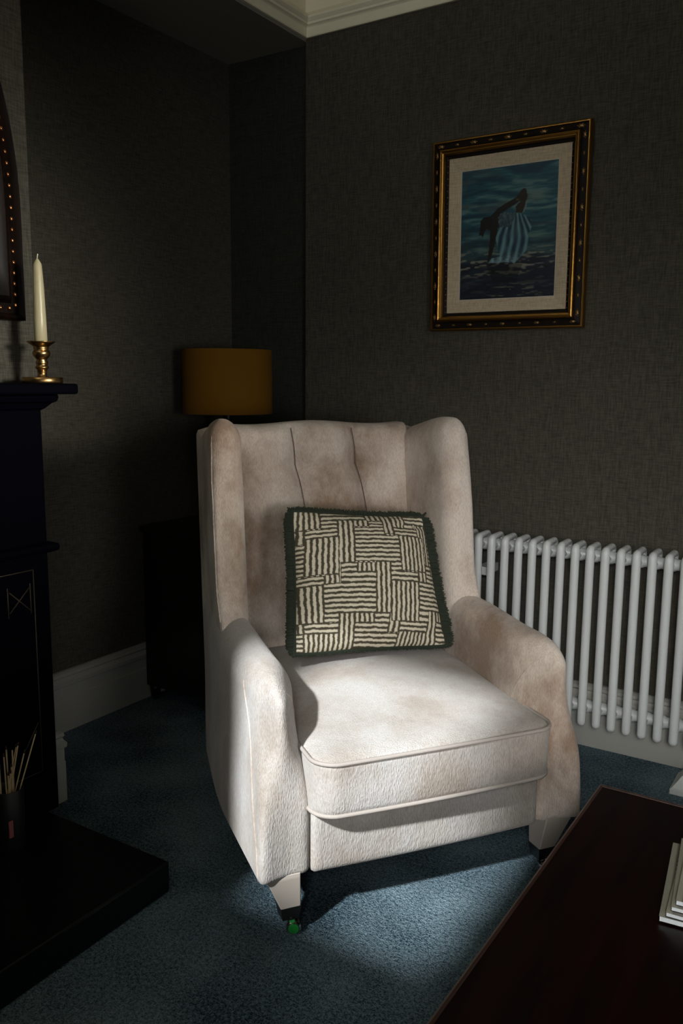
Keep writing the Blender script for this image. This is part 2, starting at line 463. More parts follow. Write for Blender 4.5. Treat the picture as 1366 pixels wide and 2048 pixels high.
def arm_bm(s):
    # built for the right (+x) side, mirrored by s
    def rad(u, v, w_):
        top = sm(0.35, 0.75, w_); front = 1 - sm(0.0, 0.5, v)
        rx = 0.016 + 0.040 * top if u > 0.5 else 0.020 + 0.034 * top
        ry = 0.020 + 0.075 * top * front
        rz = 0.014 + 0.052 * top
        return (rx, ry, rz)
    def de(x, y, z):
        fl = 1 - sm(0.20, 0.50, z)
        hi_ = sm(0.30, 0.62, z)
        # the inner side of the front panel swings back towards the cushion
        inn = 1 - sm(0.312, 0.43, x)
        y2 = y + (0.085 * inn * inn * hi_) * (1 - sm(0.0, 0.30, y))
        out = sm(0.36, 0.43, x)
        y2 += (0.050 if s < 0 else 0.020) * out * hi_ * (1 - sm(0.0, 0.25, y))
        x2 = x + 0.010 * fl * out - (0.016 if s < 0 else 0.008) * hi_ * out * (1 - sm(0.0, 0.4, y))
        y2 -= 0.016 * fl * (1 - sm(0.0, 0.2, y)) * out
        z2 = z + 0.022 * sm(0.10, 0.45, y) * sm(0.45, 0.6, z)
        z2 -= 0.030 * (1 - sm(0.0, 0.16, y)) * sm(0.5, 0.65, z) * (0.6 if s > 0 else 1.0)
        z2 += 0.006 * math.sin(9 * y + 2) * sm(0.5, 0.6, z)
        xx = taper(x2, y)
        yy = y2 + 0.055 * sm(0.17, 0.6, z) * sm(0.45, 0.72, y)
        return (s * xx, yy, z2)
    return softbox((0.312, 0.0, 0.165), (0.430, 0.735, 0.640), (14, 34, 34), rad, de)

def wing_bm(s):
    def rad(u, v, w_):
        top = sm(0.55, 0.95, w_)
        rx = 0.052 if u < 0.5 else 0.014 + 0.030 * top
        ry = (0.056 if u < 0.5 else 0.020 + 0.02 * top) if v < 0.5 else 0.02 + 0.05 * top
        rz = 0.062 if w_ > 0.5 else 0.01
        return (rx, ry, rz)
    def de(x, y, z):
        k = (z - 0.6) / 0.58
        y2 = y + 0.072 * k
        foot = (1 - sm(0.58, 0.76, z)) * (1 - sm(0.46, 0.62, y))
        y2 -= 0.050 * foot * sm(0.33, 0.41, x)
        z2 = z + 0.004 * math.sin(14 * y) * sm(1.05, 1.15, z) - 0.034 * sm(0.52, 0.80, y) * sm(1.1, 1.19, z)
        return (s * taper(x, y + 0.02), y2, z2)
    return softbox((0.318 if s < 0 else 0.306, 0.462, 0.585), (0.426 if s < 0 else 0.404, 0.800, 1.190), (14, 26, 40), rad, de)

def dimple(x, z, cx, cz, r): return math.exp(-(((x - cx) / r) ** 2 + ((z - cz) / r) ** 2))

def chan_x(c, z): return (-0.092, 0.112)[c] + (1.165 - z) * (0.128, 0.150)[c]
def back_de(x, y, z):
    rec = 0.092 * (z - 0.47) / 0.70
    front = 1 - sm(0.70, 0.76, y)
    g = 0.0
    for c in (0, 1):
        cxx = chan_x(c, z)
        g += 0.020 * math.exp(-((x - cxx) / 0.032) ** 2) + 0.016 * math.exp(-((x - cxx) / 0.008) ** 2)
        for cz in (1.035, 0.80): g += 0.022 * dimple(x, z, cxx, cz, 0.045)
    for cz in (1.035, 0.80): g += 0.007 * math.exp(-((z - cz) / 0.014) ** 2)
    g += 0.012 * math.exp(-((abs(x) - 0.318) / 0.03) ** 2)
    puff = 0.030 * math.cos(x / 0.33 * PI / 2) * math.sin(max(0, min(1, (z - 0.40) / 0.80)) * PI) ** 0.5
    return (x, y + rec + front * (g - puff), z + 0.006 * math.cos(x * 15) * sm(1.1, 1.18, z))

BACK = obj('backrest', softbox((-0.318, 0.715, 0.36), (0.318, 0.835, 1.168), (110, 8, 80), lambda u, v, w_: (0.012, 0.035 if w_ > 0.5 else 0.01, 0.03), back_de), M['fabric'], CH)
def shell_de(x, y, z):
    return (x, y + 0.085 * (z - 0.25) / 0.9 - 0.06 * (1 - sm(0.16, 0.34, z)), z)
obj('back_shell', softbox((-0.372, 0.755, 0.17), (0.372, 0.84, 1.155), (12, 6, 24), (0.02, 0.03, 0.03), shell_de), M['fabric'], CH)
for s in (-1, 1):
    ARM = ARM if s > 0 else {}
    ARM[s] = obj('arm', arm_bm(s), M['fabric_sunlit'] if s < 0 else M['fabric'], CH)
    ARM[s * 2] = obj('wing', wing_bm(s), M['fabric'], CH)

# seat cushion with corded edges
def seat_rad(u, v, w_): return (0.055, 0.055 if v < 0.5 else 0.03, 0.016)
def seat_de(x, y, z):
    crown = max(0.0, (1 - (x / 0.315) ** 2)) * max(0.0, 1 - ((y - 0.33) / 0.40) ** 2)
    t = sm(0.36, 0.46, z)
    z2 = z + 0.038 * t * crown ** 0.8 + 0.020 * t * sm(0.0, 0.5, y)
    y2 = y + 0.006 * (1 - sm(0.31, 0.38, z)) * (1 - sm(0.0, 0.2, y))
    return (x * (1 + 0.0 * y), y2 - 0.010 * (1 - (x / 0.32) ** 2) * (1 - sm(0, 0.15, y)), z2)
seat = obj('seat_cushion', softbox((-0.318, -0.058, 0.320), (0.318, 0.720, 0.462), (44, 44, 14), seat_rad, seat_de), M['fabric_sunlit'], CH)
def cord(z):
    pts = []; r = 0.055; x1 = 0.318; y0 = -0.058
    for k in range(14): pts.append((-x1, 0.62 - k * (0.62 - (y0 + r)) / 13))
    for k in range(1, 9):
        a = PI + k * PI / 2 / 8; pts.append((-x1 + r + r * math.cos(a), y0 + r + r * math.sin(a)))
    for k in range(1, 24): pts.append((-x1 + r + k * (2 * x1 - 2 * r) / 24, y0))
    for k in range(0, 9):
        a = 1.5 * PI + k * PI / 2 / 8; pts.append((x1 - r + r * math.cos(a), y0 + r + r * math.sin(a)))
    for k in range(1, 14): pts.append((x1, y0 + r + k * (0.62 - (y0 + r)) / 13))
    out = []
    for x, y in pts:
        q = seat_de(x, y, z); cx, cy = q[0], q[1]
        out.append((cx * 1.000, cy, q[2]))
    return out
for zc in (0.453, 0.3285):
    bm = bmesh.new(); add_tube(bm, cord(zc), 0.0052, 8)
    obj('piping', bm, M['piping'], seat)

def rail_de(x, y, z):
    return (x, y - 0.008 * (1 - (x / 0.32) ** 2), z + 0.010 * abs(x / 0.312) ** 6 * sm(0.25, 0.3, z))
obj('front_rail', softbox((-0.312, 0.0, 0.160), (0.312, 0.11, 0.312), (30, 6, 12), (0.012, 0.022, 0.022), rail_de), M['fabric_sunlit'], CH)
obj('seat_base', softbox((-0.330, 0.085, 0.185), (0.330, 0.760, 0.330), (6, 6, 4), (0.01, 0.01, 0.01)), M['cabinet'], CH)

# seams laid onto the upholstery
from mathutils.bvhtree import BVHTree
def seam(name, o, pts, rad, mat, sub=6):
    me = o.data
    t = BVHTree.FromPolygons([v.co for v in me.vertices], [p.vertices for p in me.polygons])
    out = []
    pts = [Vector(p) for p in pts]
    for a, b in zip(pts, pts[1:]):
        for i in range(sub):
            out.append(a.lerp(b, i / sub))
    out.append(pts[-1])
    out = [t.find_nearest(p)[0] for p in out]
    for _ in range(2):
        out = [out[0]] + [(out[i - 1] + out[i] * 2 + out[i + 1]) / 4 for i in range(1, len(out) - 1)] + [out[-1]]
    bm = bmesh.new(); add_tube(bm, out, rad, 6)
    return obj(name, bm, mat, o)
for s in (-1, 1):
    seam('wing_seam', ARM[s * 2], [(s * 0.440, 0.50 + 0.072 * (z - 0.6) / 0.58 - 0.035 - (0.05 * (1 - sm(0.58, 0.76, z))), z) for z in [0.66 + 0.5 * i / 12 for i in range(13)]], 0.0022, M['fabric'])
    seam('panel_seam', ARM[s], [(s * 0.44, 0.185, 0.590), (s * 0.44, 0.165, 0.55), (s * 0.44, 0.125, 0.49), (s * 0.44, 0.085, 0.40), (s * 0.44, 0.04, 0.30), (s * 0.445, 0.012, 0.24), (s * 0.445, 0.004, 0.172)], 0.0022, M['fabric'])
    seam('panel_seam', ARM[s], [(s * 0.30, 0.150, 0.450), (s * 0.30, 0.125, 0.50), (s * 0.30, 0.085, 0.560), (s * 0.315, 0.045, 0.605), (s * 0.345, 0.02, 0.645)], 0.0018, M['fabric'])
for c in (0, 1):
    bm = bmesh.new(); add_tube(bm, [tuple(Vector(back_de(chan_x(c, z), 0.7145, z)) + Vector((0, -0.0085, 0))) for z in [0.5 + 0.652 * i / 40 for i in range(41)]], 0.0017, 6)
    obj('channel_seam', bm, M['seam_dark'], BACK)

# legs with caster cups
def leg_thing(x, y, rear):
    bm = bmesh.new()
    top, bot = 0.040, 0.024
    zb = 0.078
    sx = -0.02 if x < 0 else 0.02
    lean = 0.05 if rear else 0.0
    rings = []
    for z, h, o in ((0.176, top, 0.0), (0.165, top, 0.0), (zb, bot, 1.0)):
        cx, cy = x - sx * o * 1.1, y + lean * o
        rings.append([bm.verts.new((cx + a * h, cy + b * h, z)) for a, b in ((-1, -1), (1, -1), (1, 1), (-1, 1))])
    for a, b in zip(rings, rings[1:]):
        for i in range(4): bm.faces.new((a[i], a[(i + 1) % 4], b[(i + 1) % 4], b[i]))
    bm.faces.new(rings[0]); bm.faces.new(rings[-1][::-1])
    bmesh.ops.bevel(bm, geom=list(bm.edges), offset=0.002, segments=1, affect='EDGES')
    lg = obj('leg', bm, M['leg_paint'], CH, smooth=False)
    cx, cy = x - sx * 1.1, y + lean
    bm = bmesh.new()
    rings = []
    for z, h in ((zb + 0.004, bot + 0.0015), (zb - 0.03, bot - 0.004), (zb - 0.034, bot - 0.010)):
        rings.append([bm.verts.new((cx + a * h, cy + b * h, z)) for a, b in ((-1, -1), (1, -1), (1, 1), (-1, 1))])
    for a, b in zip(rings, rings[1:]):
        for i in range(4): bm.faces.new((a[i], a[(i + 1) % 4], b[(i + 1) % 4], b[i]))
    bm.faces.new(rings[0]); bm.faces.new(rings[-1][::-1])
    add_lathe(bm, [(0.003, zb - 0.020), (0.004, zb - 0.0225)], (cx, cy - bot - 0.0005), 8)
    obj('caster_cup', bm, M['black_cap'], lg, smooth=False)
    bm = bmesh.new()
    # wheel lying on a sideways axle
    wb = bmesh.new(); add_lathe(wb, [(0.004, -0.011), (0.015, -0.011), (0.0185, -0.007), (0.0185, 0.007), (0.015, 0.011), (0.004, 0.011)], (0, 0), 24)
    axis_rot = Matrix.Rotation(PI / 2, 4, 'X') @ Matrix.Identity(4)
    rot = Matrix.Rotation(math.radians(-18), 4, 'Z') @ axis_rot
    wb.transform(Matrix.Translation((cx + 0.012, cy - 0.004, 0.0185)) @ rot)
    me = bpy.data.meshes.new('tmp'); wb.to_mesh(me); bm.from_mesh(me); wb.free(); bpy.data.meshes.remove(me)
    add_tube(bm, [(cx, cy, zb - 0.03), (cx + 0.006, cy, 0.028), (cx + 0.012, cy, 0.0185)], 0.006, 8)
    wh = obj('caster_wheel', bm, M['chrome'], lg, auto=40)
    if not rear and x < 0:
        sb = bmesh.new(); add_lathe(sb, [(0.0125, 0.0), (0.0125, 0.0012)], (0, 0), 20)
        sb.transform(Matrix.Translation((cx + 0.012, cy - 0.004, 0.0185)) @ rot @ Matrix.Translation((0, 0, 0.0112)))
        st = obj('caster_sticker', sb, M['green'], lg, smooth=False); st['label'] = 'round green sticker on the caster'
        sb = bmesh.new(); add_lathe(sb, [(0.0075, 0.0), (0.0075, 0.0012)], (0, 0), 16)
        sb.transform(Matrix.Translation((cx + 0.004, cy - 0.0165, 0.044)) @ Matrix.Rotation(PI / 2 - 0.6, 4, 'X'))
        st = obj('caster_sticker', sb, M['green'], lg, smooth=False); st['label'] = 'small green tab above the wheel'
leg_thing(-0.378, 0.040, False); leg_thing(0.378, 0.040, False)
leg_thing(-0.315, 0.690, True); leg_thing(0.315, 0.690, True)

# ------------------------------------------------------------------ throw pillow, printed with a basket weave of stripes
PL = thing('throw_pillow', 'square olive and cream basket-weave striped cushion with dark green fringe on the armchair', 'cushion',
           (-0.849, 1.750, 0), math.atan2(0.813, 0.582))
P_TL, P_TR, P_BR, P_BL = Vector((-0.165, 0.585, 0.928)), Vector((0.258, 0.585, 0.890)), Vector((0.262, 0.420, 0.526)), Vector((-0.213, 0.420, 0.552))
P_N = ((P_TR - P_TL).cross(P_BL - P_TL)).normalized()
if P_N.y > 0: P_N = -P_N        # towards the room
BLK = [(120,105,300,280,'V'),(118,280,200,392,'V'),(300,130,625,215,'H'),(300,215,415,285,'H'),(415,215,525,560,'V'),(525,215,635,280,'V'),
 (635,230,745,285,'H'),(625,140,740,228,'V'),(740,160,820,340,'V'),(820,185,920,282,'V'),(820,282,1015,347,'H'),(920,140,1110,240,'H'),(915,240,1000,282,'H'),
 (200,285,415,355,'H'),(210,355,425,640,'V'),(330,640,425,710,'V'),(525,285,745,350,'H'),(525,350,850,555,'H'),(850,347,1060,615,'V'),
 (990,615,1060,690,'V'),(1010,240,1105,560,'V'),(1105,300,1180,560,'H'),(1060,240,1140,300,'V'),(140,395,210,640,'H'),(140,645,330,715,'H'),
 (430,560,540,630,'H'),(540,560,665,630,'V'),(665,555,770,920,'V'),(770,555,875,620,'H'),(770,620,985,690,'H'),(430,630,670,705,'H'),
 (320,705,665,920,'H'),(140,715,320,990,'V'),(770,690,985,975,'V'),(755,920,835,1055,'V'),(985,690,1220,890,'H'),(975,890,1070,975,'H'),
 (1060,890,1140,1160,'V'),(1140,890,1230,965,'V'),(1060,560,1125,630,'H'),(1125,560,1190,625,'V'),(1060,625,1190,690,'H'),(315,920,415,988,'H'),(415,920,515,1190,'V'),(515,920,650,990,'V'),
 (650,920,760,990,'H'),(190,990,415,1062,'H'),(515,990,755,1058,'H'),(515,1058,835,1200,'H'),(835,975,1060,1042,'H'),(835,1042,1060,1170,'V'),
 (185,1062,415,1230,'V'),(100,1062,185,1230,'H'),(130,960,190,1062,'V'),(1140,965,1260,1170,'H')]
LIGHT, DARK = np.array((0.66, 0.60, 0.47)), np.array((0.070, 0.062, 0.040))
def n1(p, k): return math.sin(p * 0.043 + k * 1.7) + 0.7 * math.sin(p * 0.101 + k * 2.9) + 0.4 * math.sin(p * 0.231 + k * 4.1)
def stripe_colour(u, v):
    xl = 112 + 12 * v + 55 * math.sin(PI * v) * 0.9; xr = 1100 + 140 * v - 5 * math.sin(PI * v)
    x = xl + u * (xr - xl)
    yt = 103 + 55 * u + 25 * math.sin(PI * u); yb = 1208 - 85 * u
    y = yt + v * (yb - yt)
    for i, (x0, y0, x1, y1, o) in enumerate(BLK):
        if x0 <= x < x1 and y0 <= y < y1: break
    else: x0, y0, x1, y1, o, i = 0, 0, 1400, 1400, 'V', 99
    if o == 'H': a, q, L, e = y - y0, x, y1 - y0, min(x - x0, x1 - x)
    else: a, q, L, e = x - x0, y, x1 - x0, min(y - y0, y1 - y)
    n = max(1, round(L / 34.0)); per = L / n
    a += 1.2 * n1(q, i) + 1.0 * n1(q * 1.7, i + int(a / per) * 3)
    ph = (a / per) % 1.0
    wdt = 0.25 + 0.03 * n1(q * 1.3, i + 5 + int(a / per))
    lightness = 1 - sm(wdt - 0.05, wdt + 0.05, abs(ph - 0.5))
    lightness *= sm(3, 8, e + 1.5 * n1(a * 3, i))
    return DARK + (LIGHT - DARK) * lightness
def pillow_pt(u, v, side):
    # concave edges, rounded corners
    pu, pv = u, v
    e = 0.016
    pu = u + e * math.sin(PI * v) * (1 - 2 * u) * abs(1 - 2 * u) ** 3
    pv = v + e * math.sin(PI * u) * (1 - 2 * v) * abs(1 - 2 * v) ** 3
    base = (P_TL * (1 - pu) + P_TR * pu) * (1 - pv) + (P_BL * (1 - pu) + P_BR * pu) * pv
    a, b = abs(2 * u - 1), abs(2 * v - 1)
    t = 0.075 * (max(0, 1 - a ** 2.4) * max(0, 1 - b ** 2.4)) ** 0.62
    # creases in the top right corner and along the bottom
    cr = 0.0
    if side > 0:
        cr += 0.010 * math.exp(-((v - 0.085 - 0.12 * (1 - u)) / 0.022) ** 2) * sm(0.68, 0.85, u) * (1 - sm(0.97, 1, u))
        cr += 0.005 * math.exp(-((v - 0.90 + 0.04 * math.sin(7 * u)) / 0.03) ** 2) * sm(0.05, 0.2, u)
        cr += 0.003 * math.sin(18 * u + 5 * v) * sm(0.75, 1.0, v)
        cr += 0.007 * math.exp(-((u - 0.70 + 0.2 * v) / 0.03) ** 2) * (1 - sm(0.05, 0.25, v))
    return base + P_N * side * (t - cr)
def pillow_side(side, N):
    bm = bmesh.new(); V = [[None] * (N + 1) for _ in range(N + 1)]
    for j in range(N + 1):
        for i in range(N + 1): V[j][i] = bm.verts.new(pillow_pt(i / N, j / N, side))
    for j in range(N):
        for i in range(N): bm.faces.new((V[j][i], V[j + 1][i], V[j + 1][i + 1], V[j][i + 1]))
    return bm
NP = 300
bm = pillow_side(1, NP)
pf = obj('printed_cover', bm, M['print'], PL)
ca = pf.data.color_attributes.new('print', 'FLOAT_COLOR', 'POINT')
arr = np.ones(((NP + 1) ** 2, 4), dtype=np.float32); k = 0
for j in range(NP + 1):
    for i in range(NP + 1):
        arr[k, :3] = stripe_colour(i / NP, j / NP); k += 1
ca.data.foreach_set('color', arr.ravel())
obj('back_cover', pillow_side(-1, 24), M['cushion_back'], PL)
bm = bmesh.new()
edge = []
NE = 420
for k in range(NE):
    t = 4 * k / NE
    if t < 1: uv = (t, 0)
    elif t < 2: uv = (1, t - 1)
    elif t < 3: uv = (3 - t, 1)
    else: uv = (0, 4 - t)
    edge.append((uv, pillow_pt(uv[0], uv[1], 1)))
add_tube(bm, [p for _, p in edge], 0.0055, 8, closed=True)
cen = (P_TL + P_TR + P_BL + P_BR) / 4
for (u, v), p in edge:
    for rep in range(14):
        q = p + Vector((rnd.uniform(-1, 1), rnd.uniform(-1, 1), rnd.uniform(-1, 1))) * 0.0035
        du, dv = (u - 0.5), (v - 0.5)
        out = Vector((0, 0, 0))
        if abs(du) >= 0.4999: out += (P_TR - P_TL).normalized() * (1 if du > 0 else -1)
        if abs(dv) >= 0.4999: out += (P_BL - P_TL).normalized() * (1 if dv > 0 else -1)
        cor = out.length > 1.1
        out.normalize()
        L = ((0.034 if du > 0 else 0.024) if abs(du) >= 0.4999 else 0.015) * rnd.uniform(0.85, 1.06)  # longer on the right, where the fringe also stands in for pillow shadow
        if dv >= 0.4999: L *= 0.45
        L *= 0.55 + 0.45 * min(1.0, 14 * min(0.5 - abs(du) if abs(dv) >= 0.4999 else 1, 0.5 - abs(dv) if abs(du) >= 0.4999 else 1))
        d = (out + P_N * rnd.uniform(-0.75, 0.1) + Vector((rnd.uniform(-.1, .1), 0, rnd.uniform(-.18, .05)))).normalized()
        sd = d.cross(P_N + Vector((rnd.uniform(-.4, .4),) * 3)).normalized() * 0.0021
        e_ = q + d * L
        add_quad(bm, [q - sd, q + sd, e_ + sd * 0.6, e_ - sd * 0.6])
fo = obj('fringe', bm, M['fringe'], PL, smooth=False); fo['label'] = 'dark green brush fringe round the edge'

# ------------------------------------------------------------------ column radiator
RD = thing('column_radiator', 'white column radiator with round tubes on the back wall', 'radiator', (0, 0, 0))
def section_bm():
    bm = bmesh.new(); r = 0.0148
    yf, yb = 2.800, 2.890; zt, zb = 0.750, 0.141
    ym = 2.862
    pts = [(0, yf, zb + (zt - 0.014 - zb) * i / 6) for i in range(0, 7)]
    for k in range(1, 6):
        a = PI - k * PI / 2 / 5; pts.append((0, yf + 0.014 + 0.014 * math.cos(a), zt - 0.014 + 0.014 * math.sin(a)))
    pts += [(0, ym, zt + 0.001)]
    for k in range(0, 6):
        a = PI / 2 - k * PI / 2 / 5; pts.append((0, yb - 0.014 + 0.014 * math.cos(a), zt - 0.013 + 0.014 * math.sin(a)))
    pts += [(0, yb - 0.004, zt - 0.03)]
    add_tube(bm, pts, [r] * 8 + [r * (1 - 0.05 * k) for k in range(1, 5)] + [r * 0.78] * 8, 14)
    def add(c):
        me = bpy.data.meshes.new('t'); c.to_mesh(me); bm.from_mesh(me); c.free(); bpy.data.meshes.remove(me)
    for y, z, rr in ((yf, zb, r),):
        c = bmesh.new(); bmesh.ops.create_uvsphere(c, u_segments=14, v_segments=8, radius=rr)
        c.transform(Matrix.Translation((0, y, z))); add(c)
    # header bosses, top and bottom, with their joint rings
    for z in (zt - 0.034, zb + 0.036):
        c = bmesh.new()
        add_lathe(c, [(0.004, -0.0252), (0.017, -0.0252), (0.019, -0.022), (0.019, -0.014), (0.022, -0.010), (0.024, 0.0), (0.022, 0.010), (0.019, 0.014), (0.019, 0.022), (0.017, 0.0252), (0.004, 0.0252)], (0, 0), 16)
        c.transform(Matrix.Translation((0, ym, z)) @ Matrix.Rotation(PI / 2, 4, 'Y')); add(c)
        add_tube(bm, [(0, yf, z), (0, ym, z)], 0.0095, 10)
    return bm
sec = obj('radiator_section', section_bm(), M['radiator'], RD, auto=50)
sec.location.x = -0.543
first = True
for k in range(-17, 12):
    if k == 0: continue
    c = sec.copy(); C.objects.link(c); c.parent = RD; c.location = (-0.543 + 0.0505 * k, 0, 0)
for xx in (-1.2, -0.2):
    for zz in (0.20, 0.60):
        obj('wall_bracket', box_bm((xx - 0.02, 2.84, zz), (xx + 0.02, YB, zz + 0.03)), M['radiator'], RD, smooth=False)

# pale stepped block on the carpet by the skirting
bm = bmesh.new()
rings = []
for z, ins in ((0.0, 0.0), (0.016, 0.0), (0.020, 0.006), (0.070, 0.040), (0.074, 0.046)):
    rings.append([bm.verts.new((x, y, z)) for x, y in ((-0.478 + ins, 2.835 - 0.12 + ins), (-0.20 - ins, 2.835 - 0.12 + ins), (-0.20 - ins, 2.835 + 0.02 - ins * .2), (-0.478 + ins, 2.835 + 0.02 - ins * .2))])
for a, b in zip(rings, rings[1:]):
    for i in range(4): bm.faces.new((a[i], a[(i + 1) % 4], b[(i + 1) % 4], b[i]))
bm.faces.new(rings[0][::-1]); bm.faces.new(rings[-1])
tag(obj('floor_block', bm, M['grey_white'], None, smooth=False), 'pale grey stepped block on the carpet at the right edge, below the radiator', 'block')

# ------------------------------------------------------------------ framed picture on the back wall
PX0, PX1, PZ0, PZ1 = -1.478, -0.897, 1.487, 2.160
FR = thing('framed_picture', 'gilt and black framed painting of a bending figure in the sea on the taupe wall', 'picture', ((PX0 + PX1) / 2, YB, PZ0))
FR.rotation_euler = (math.radians(0.9), 0, 0)      # hangs with its top leaning out
PW, PH = PX1 - PX0, PZ1 - PZ0
def frame_ring(name, prof, mat, parent=FR, auto=35):
    """prof: (inset from outer edge, distance from wall); mitred all round"""
    bm = bmesh.new(); loops = []
    for d, q in prof:
        loops.append([bm.verts.new(p) for p in ((-PW / 2 + d, -q, d), (PW / 2 - d, -q, d), (PW / 2 - d, -q, PH - d), (-PW / 2 + d, -q, PH - d))])
    n = len(loops)
    for a, b in zip(loops, loops[1:] + loops[:1]):
        for i in range(4): bm.faces.new((a[i], a[(i + 1) % 4], b[(i + 1) % 4], b[i]))
    return obj(name, bm, mat, parent, smooth=False)
frame_ring('outer_moulding', [(0.0, 0.004), (0.0, 0.022), (0.002, 0.027), (0.005, 0.030), (0.008, 0.030), (0.010, 0.026), (0.010, 0.004)], M['gilt'])
chn = frame_ring('frame_channel', [(0.010, 0.004), (0.010, 0.024), (0.016, 0.026), (0.026, 0.030), (0.031, 0.034), (0.033, 0.004)], M['frame_dark'])
frame_ring('inner_moulding', [(0.033, 0.004), (0.033, 0.036), (0.036, 0.043), (0.040, 0.045), (0.044, 0.042), (0.045, 0.038), (0.049, 0.037), (0.052, 0.033), (0.053, 0.028), (0.053, 0.004)], M['gilt'])
frame_ring('frame_lip', [(0.053, 0.004), (0.053, 0.026), (0.057, 0.022), (0.065, 0.019), (0.065, 0.004)], M['frame_dark'])
frame_ring('linen_mount', [(0.065, 0.004), (0.065, 0.018), (0.109, 0.010), (0.109, 0.004)], M['linen'])
frame_ring('white_slip', [(0.109, 0.004), (0.109, 0.011), (0.112, 0.010), (0.112, 0.004)], M['slip'])
# carved ornaments in the channel
orn = bmesh.new()
bmesh.ops.create_icosphere(orn, subdivisions=2, radius=1.0)
for v in orn.verts: v.co = Vector((v.co.x * 0.0085, v.co.y * 0.0035, v.co.z * 0.0050))
for dx, dz, s_ in ((0.0095, 0.001, .32), (-0.0095, 0.001, .32), (0.006, -0.0035, .3), (-0.006, -0.0035, .3), (0.004, 0.0045, .26), (-0.004, 0.0045, .26)):
    o2 = bmesh.new(); bmesh.ops.create_icosphere(o2, subdivisions=1, radius=1.0)
    for v in o2.verts: v.co = Vector((v.co.x * 0.009 * s_ + dx, v.co.y * 0.003, v.co.z * 0.006 * s_ + dz))
    me = bpy.data.meshes.new('t'); o2.to_mesh(me); orn.from_mesh(me); o2.free(); bpy.data.meshes.remove(me)
orn0 = None
def place_orn(x, z, rot, sc):
    global orn0
    if orn0 is None:
        orn0 = obj('carved_ornament', orn, M['rosette'], chn); c = orn0
    else:
        c = orn0.copy(); C.objects.link(c); c.parent = chn
    c.location = (x, -0.0285, z); c.rotation_euler = (0, rot, 0); c.scale = (sc, 1, sc)
for i in range(9):
    x = -PW / 2 + 0.035 + (PW - 0.07) * i / 8
    big = 1.15 if i % 2 == 0 else 0.75
    place_orn(x, PH - 0.021, 0, big); place_orn(x, 0.021, PI, big * 0.8)
for i in range(11):
    z = 0.05 + (PH - 0.1) * i / 10
    big = 1.05 if i % 2 == 0 else 0.7
    place_orn(-PW / 2 + 0.021, z, -PI / 2, big); place_orn(PW / 2 - 0.021, z, PI / 2, big)
# beaded sight edge
bead = bmesh.new()
for i in range(26):
    for x in (-PW / 2 + 0.061, PW / 2 - 0.061):
        z = 0.068 + (PH - 0.136) * i / 25
        bmesh.ops.create_icosphere(bead, subdivisions=1, radius=0.0024, matrix=Matrix.Translation((x, -0.0215, z)))
o = obj('sight_edge_beads', bead, M['rosette'], FR); o['kind'] = 'stuff'

# the painting itself
class VN:
    def __init__(s, seed): s.g = np.random.RandomState(seed).rand(64, 64)
    def __call__(s, x, y):
        xi, yi = np.floor(x).astype(int), np.floor(y).astype(int); fx, fy = x - xi, y - yi
        fx = fx * fx * (3 - 2 * fx); fy = fy * fy * (3 - 2 * fy)
        g = lambda a, b: s.g[a % 64, b % 64]
        return (g(xi, yi) * (1 - fx) + g(xi + 1, yi) * fx) * (1 - fy) + (g(xi, yi + 1) * (1 - fx) + g(xi + 1, yi + 1) * fx) * fy
CW, CHH = 190, 290
uu, vv = np.meshgrid(np.linspace(0, 1, CW + 1), np.linspace(0, 1, CHH + 1))
X = 75 + uu * 1240
Yp = 275 - 175 * uu + vv * (1730 + 115 * uu)
nA, nB, nC, nD = VN(1), VN(2), VN(3), VN(4)
wob = 0.7 * np.sin(uu * 6) + 1.4 * nD(uu * 3, vv * 6)
wave = 0.42 * nA(uu * 2.6 + 5, vv * 24 + wob) + 0.36 * nB(uu * 5, vv * 44 + wob) + 0.22 * nC(uu * 14, vv * 100)
wave = wave - 0.16 * np.clip(1 - abs(((vv * 11 + 0.35 * wob) % 1.0) - 0.5) * 5, 0, 1) * (nB(uu * 4, vv * 11) > 0.35)
deep, mid_, pale = np.array((0.010, 0.060, 0.105)), np.array((0.026, 0.130, 0.170)), np.array((0.150, 0.270, 0.270))
def mix3(t, a, b, c):
    t = t[..., None]
    return np.where(t < .5, a + (b - a) * t * 2, b + (c - b) * (t - .5) * 2)
tw = np.clip((wave - 0.30) / 0.42, 0, 1)
col = mix3(tw, deep, mid_, pale)
warm = np.clip((nD(uu * 4, vv * 22) - 0.62) * 3, 0, 1) * np.clip(1 - abs(vv - 0.25) * 2.2, 0, 1)
col = col * (1 - 0.5 * warm[..., None]) + np.array((0.20, 0.19, 0.17)) * 0.5 * warm[..., None]
shal = np.clip((vv - 0.36) / 0.25, 0, 1)[..., None] * 0.45
col = col * (1 - shal) + (np.array((0.07, 0.085, 0.075)) * (0.4 + 1.1 * tw[..., None])) * shal
low = np.clip((vv - 0.62) / 0.10, 0, 1)[..., None]
col = col * (1 - low) + (np.array((0.010, 0.014, 0.030)) + np.array((0.030, 0.045, 0.060)) * np.clip(wave - 0.5, 0, 1)[..., None] * 2) * low
fm = np.clip((0.55 * nB(uu * 5 + 3, vv * 56 + 7 + wob) + 0.45 * nC(uu * 22, vv * 90) - 0.56) * 6, 0, 1) * (np.clip((vv - 0.60) / 0.05, 0, 1) * np.clip((0.86 - vv) / 0.10, 0.12, 1) + np.clip((vv - 0.88) / 0.05, 0, 1) * np.clip(1 - abs(uu - 0.60) * 3.2, 0, 1))
fm = np.clip(fm, 0, 1)[..., None]
col = col * (1 - 0.85 * fm) + np.array((0.34, 0.30, 0.25)) * 0.85 * fm
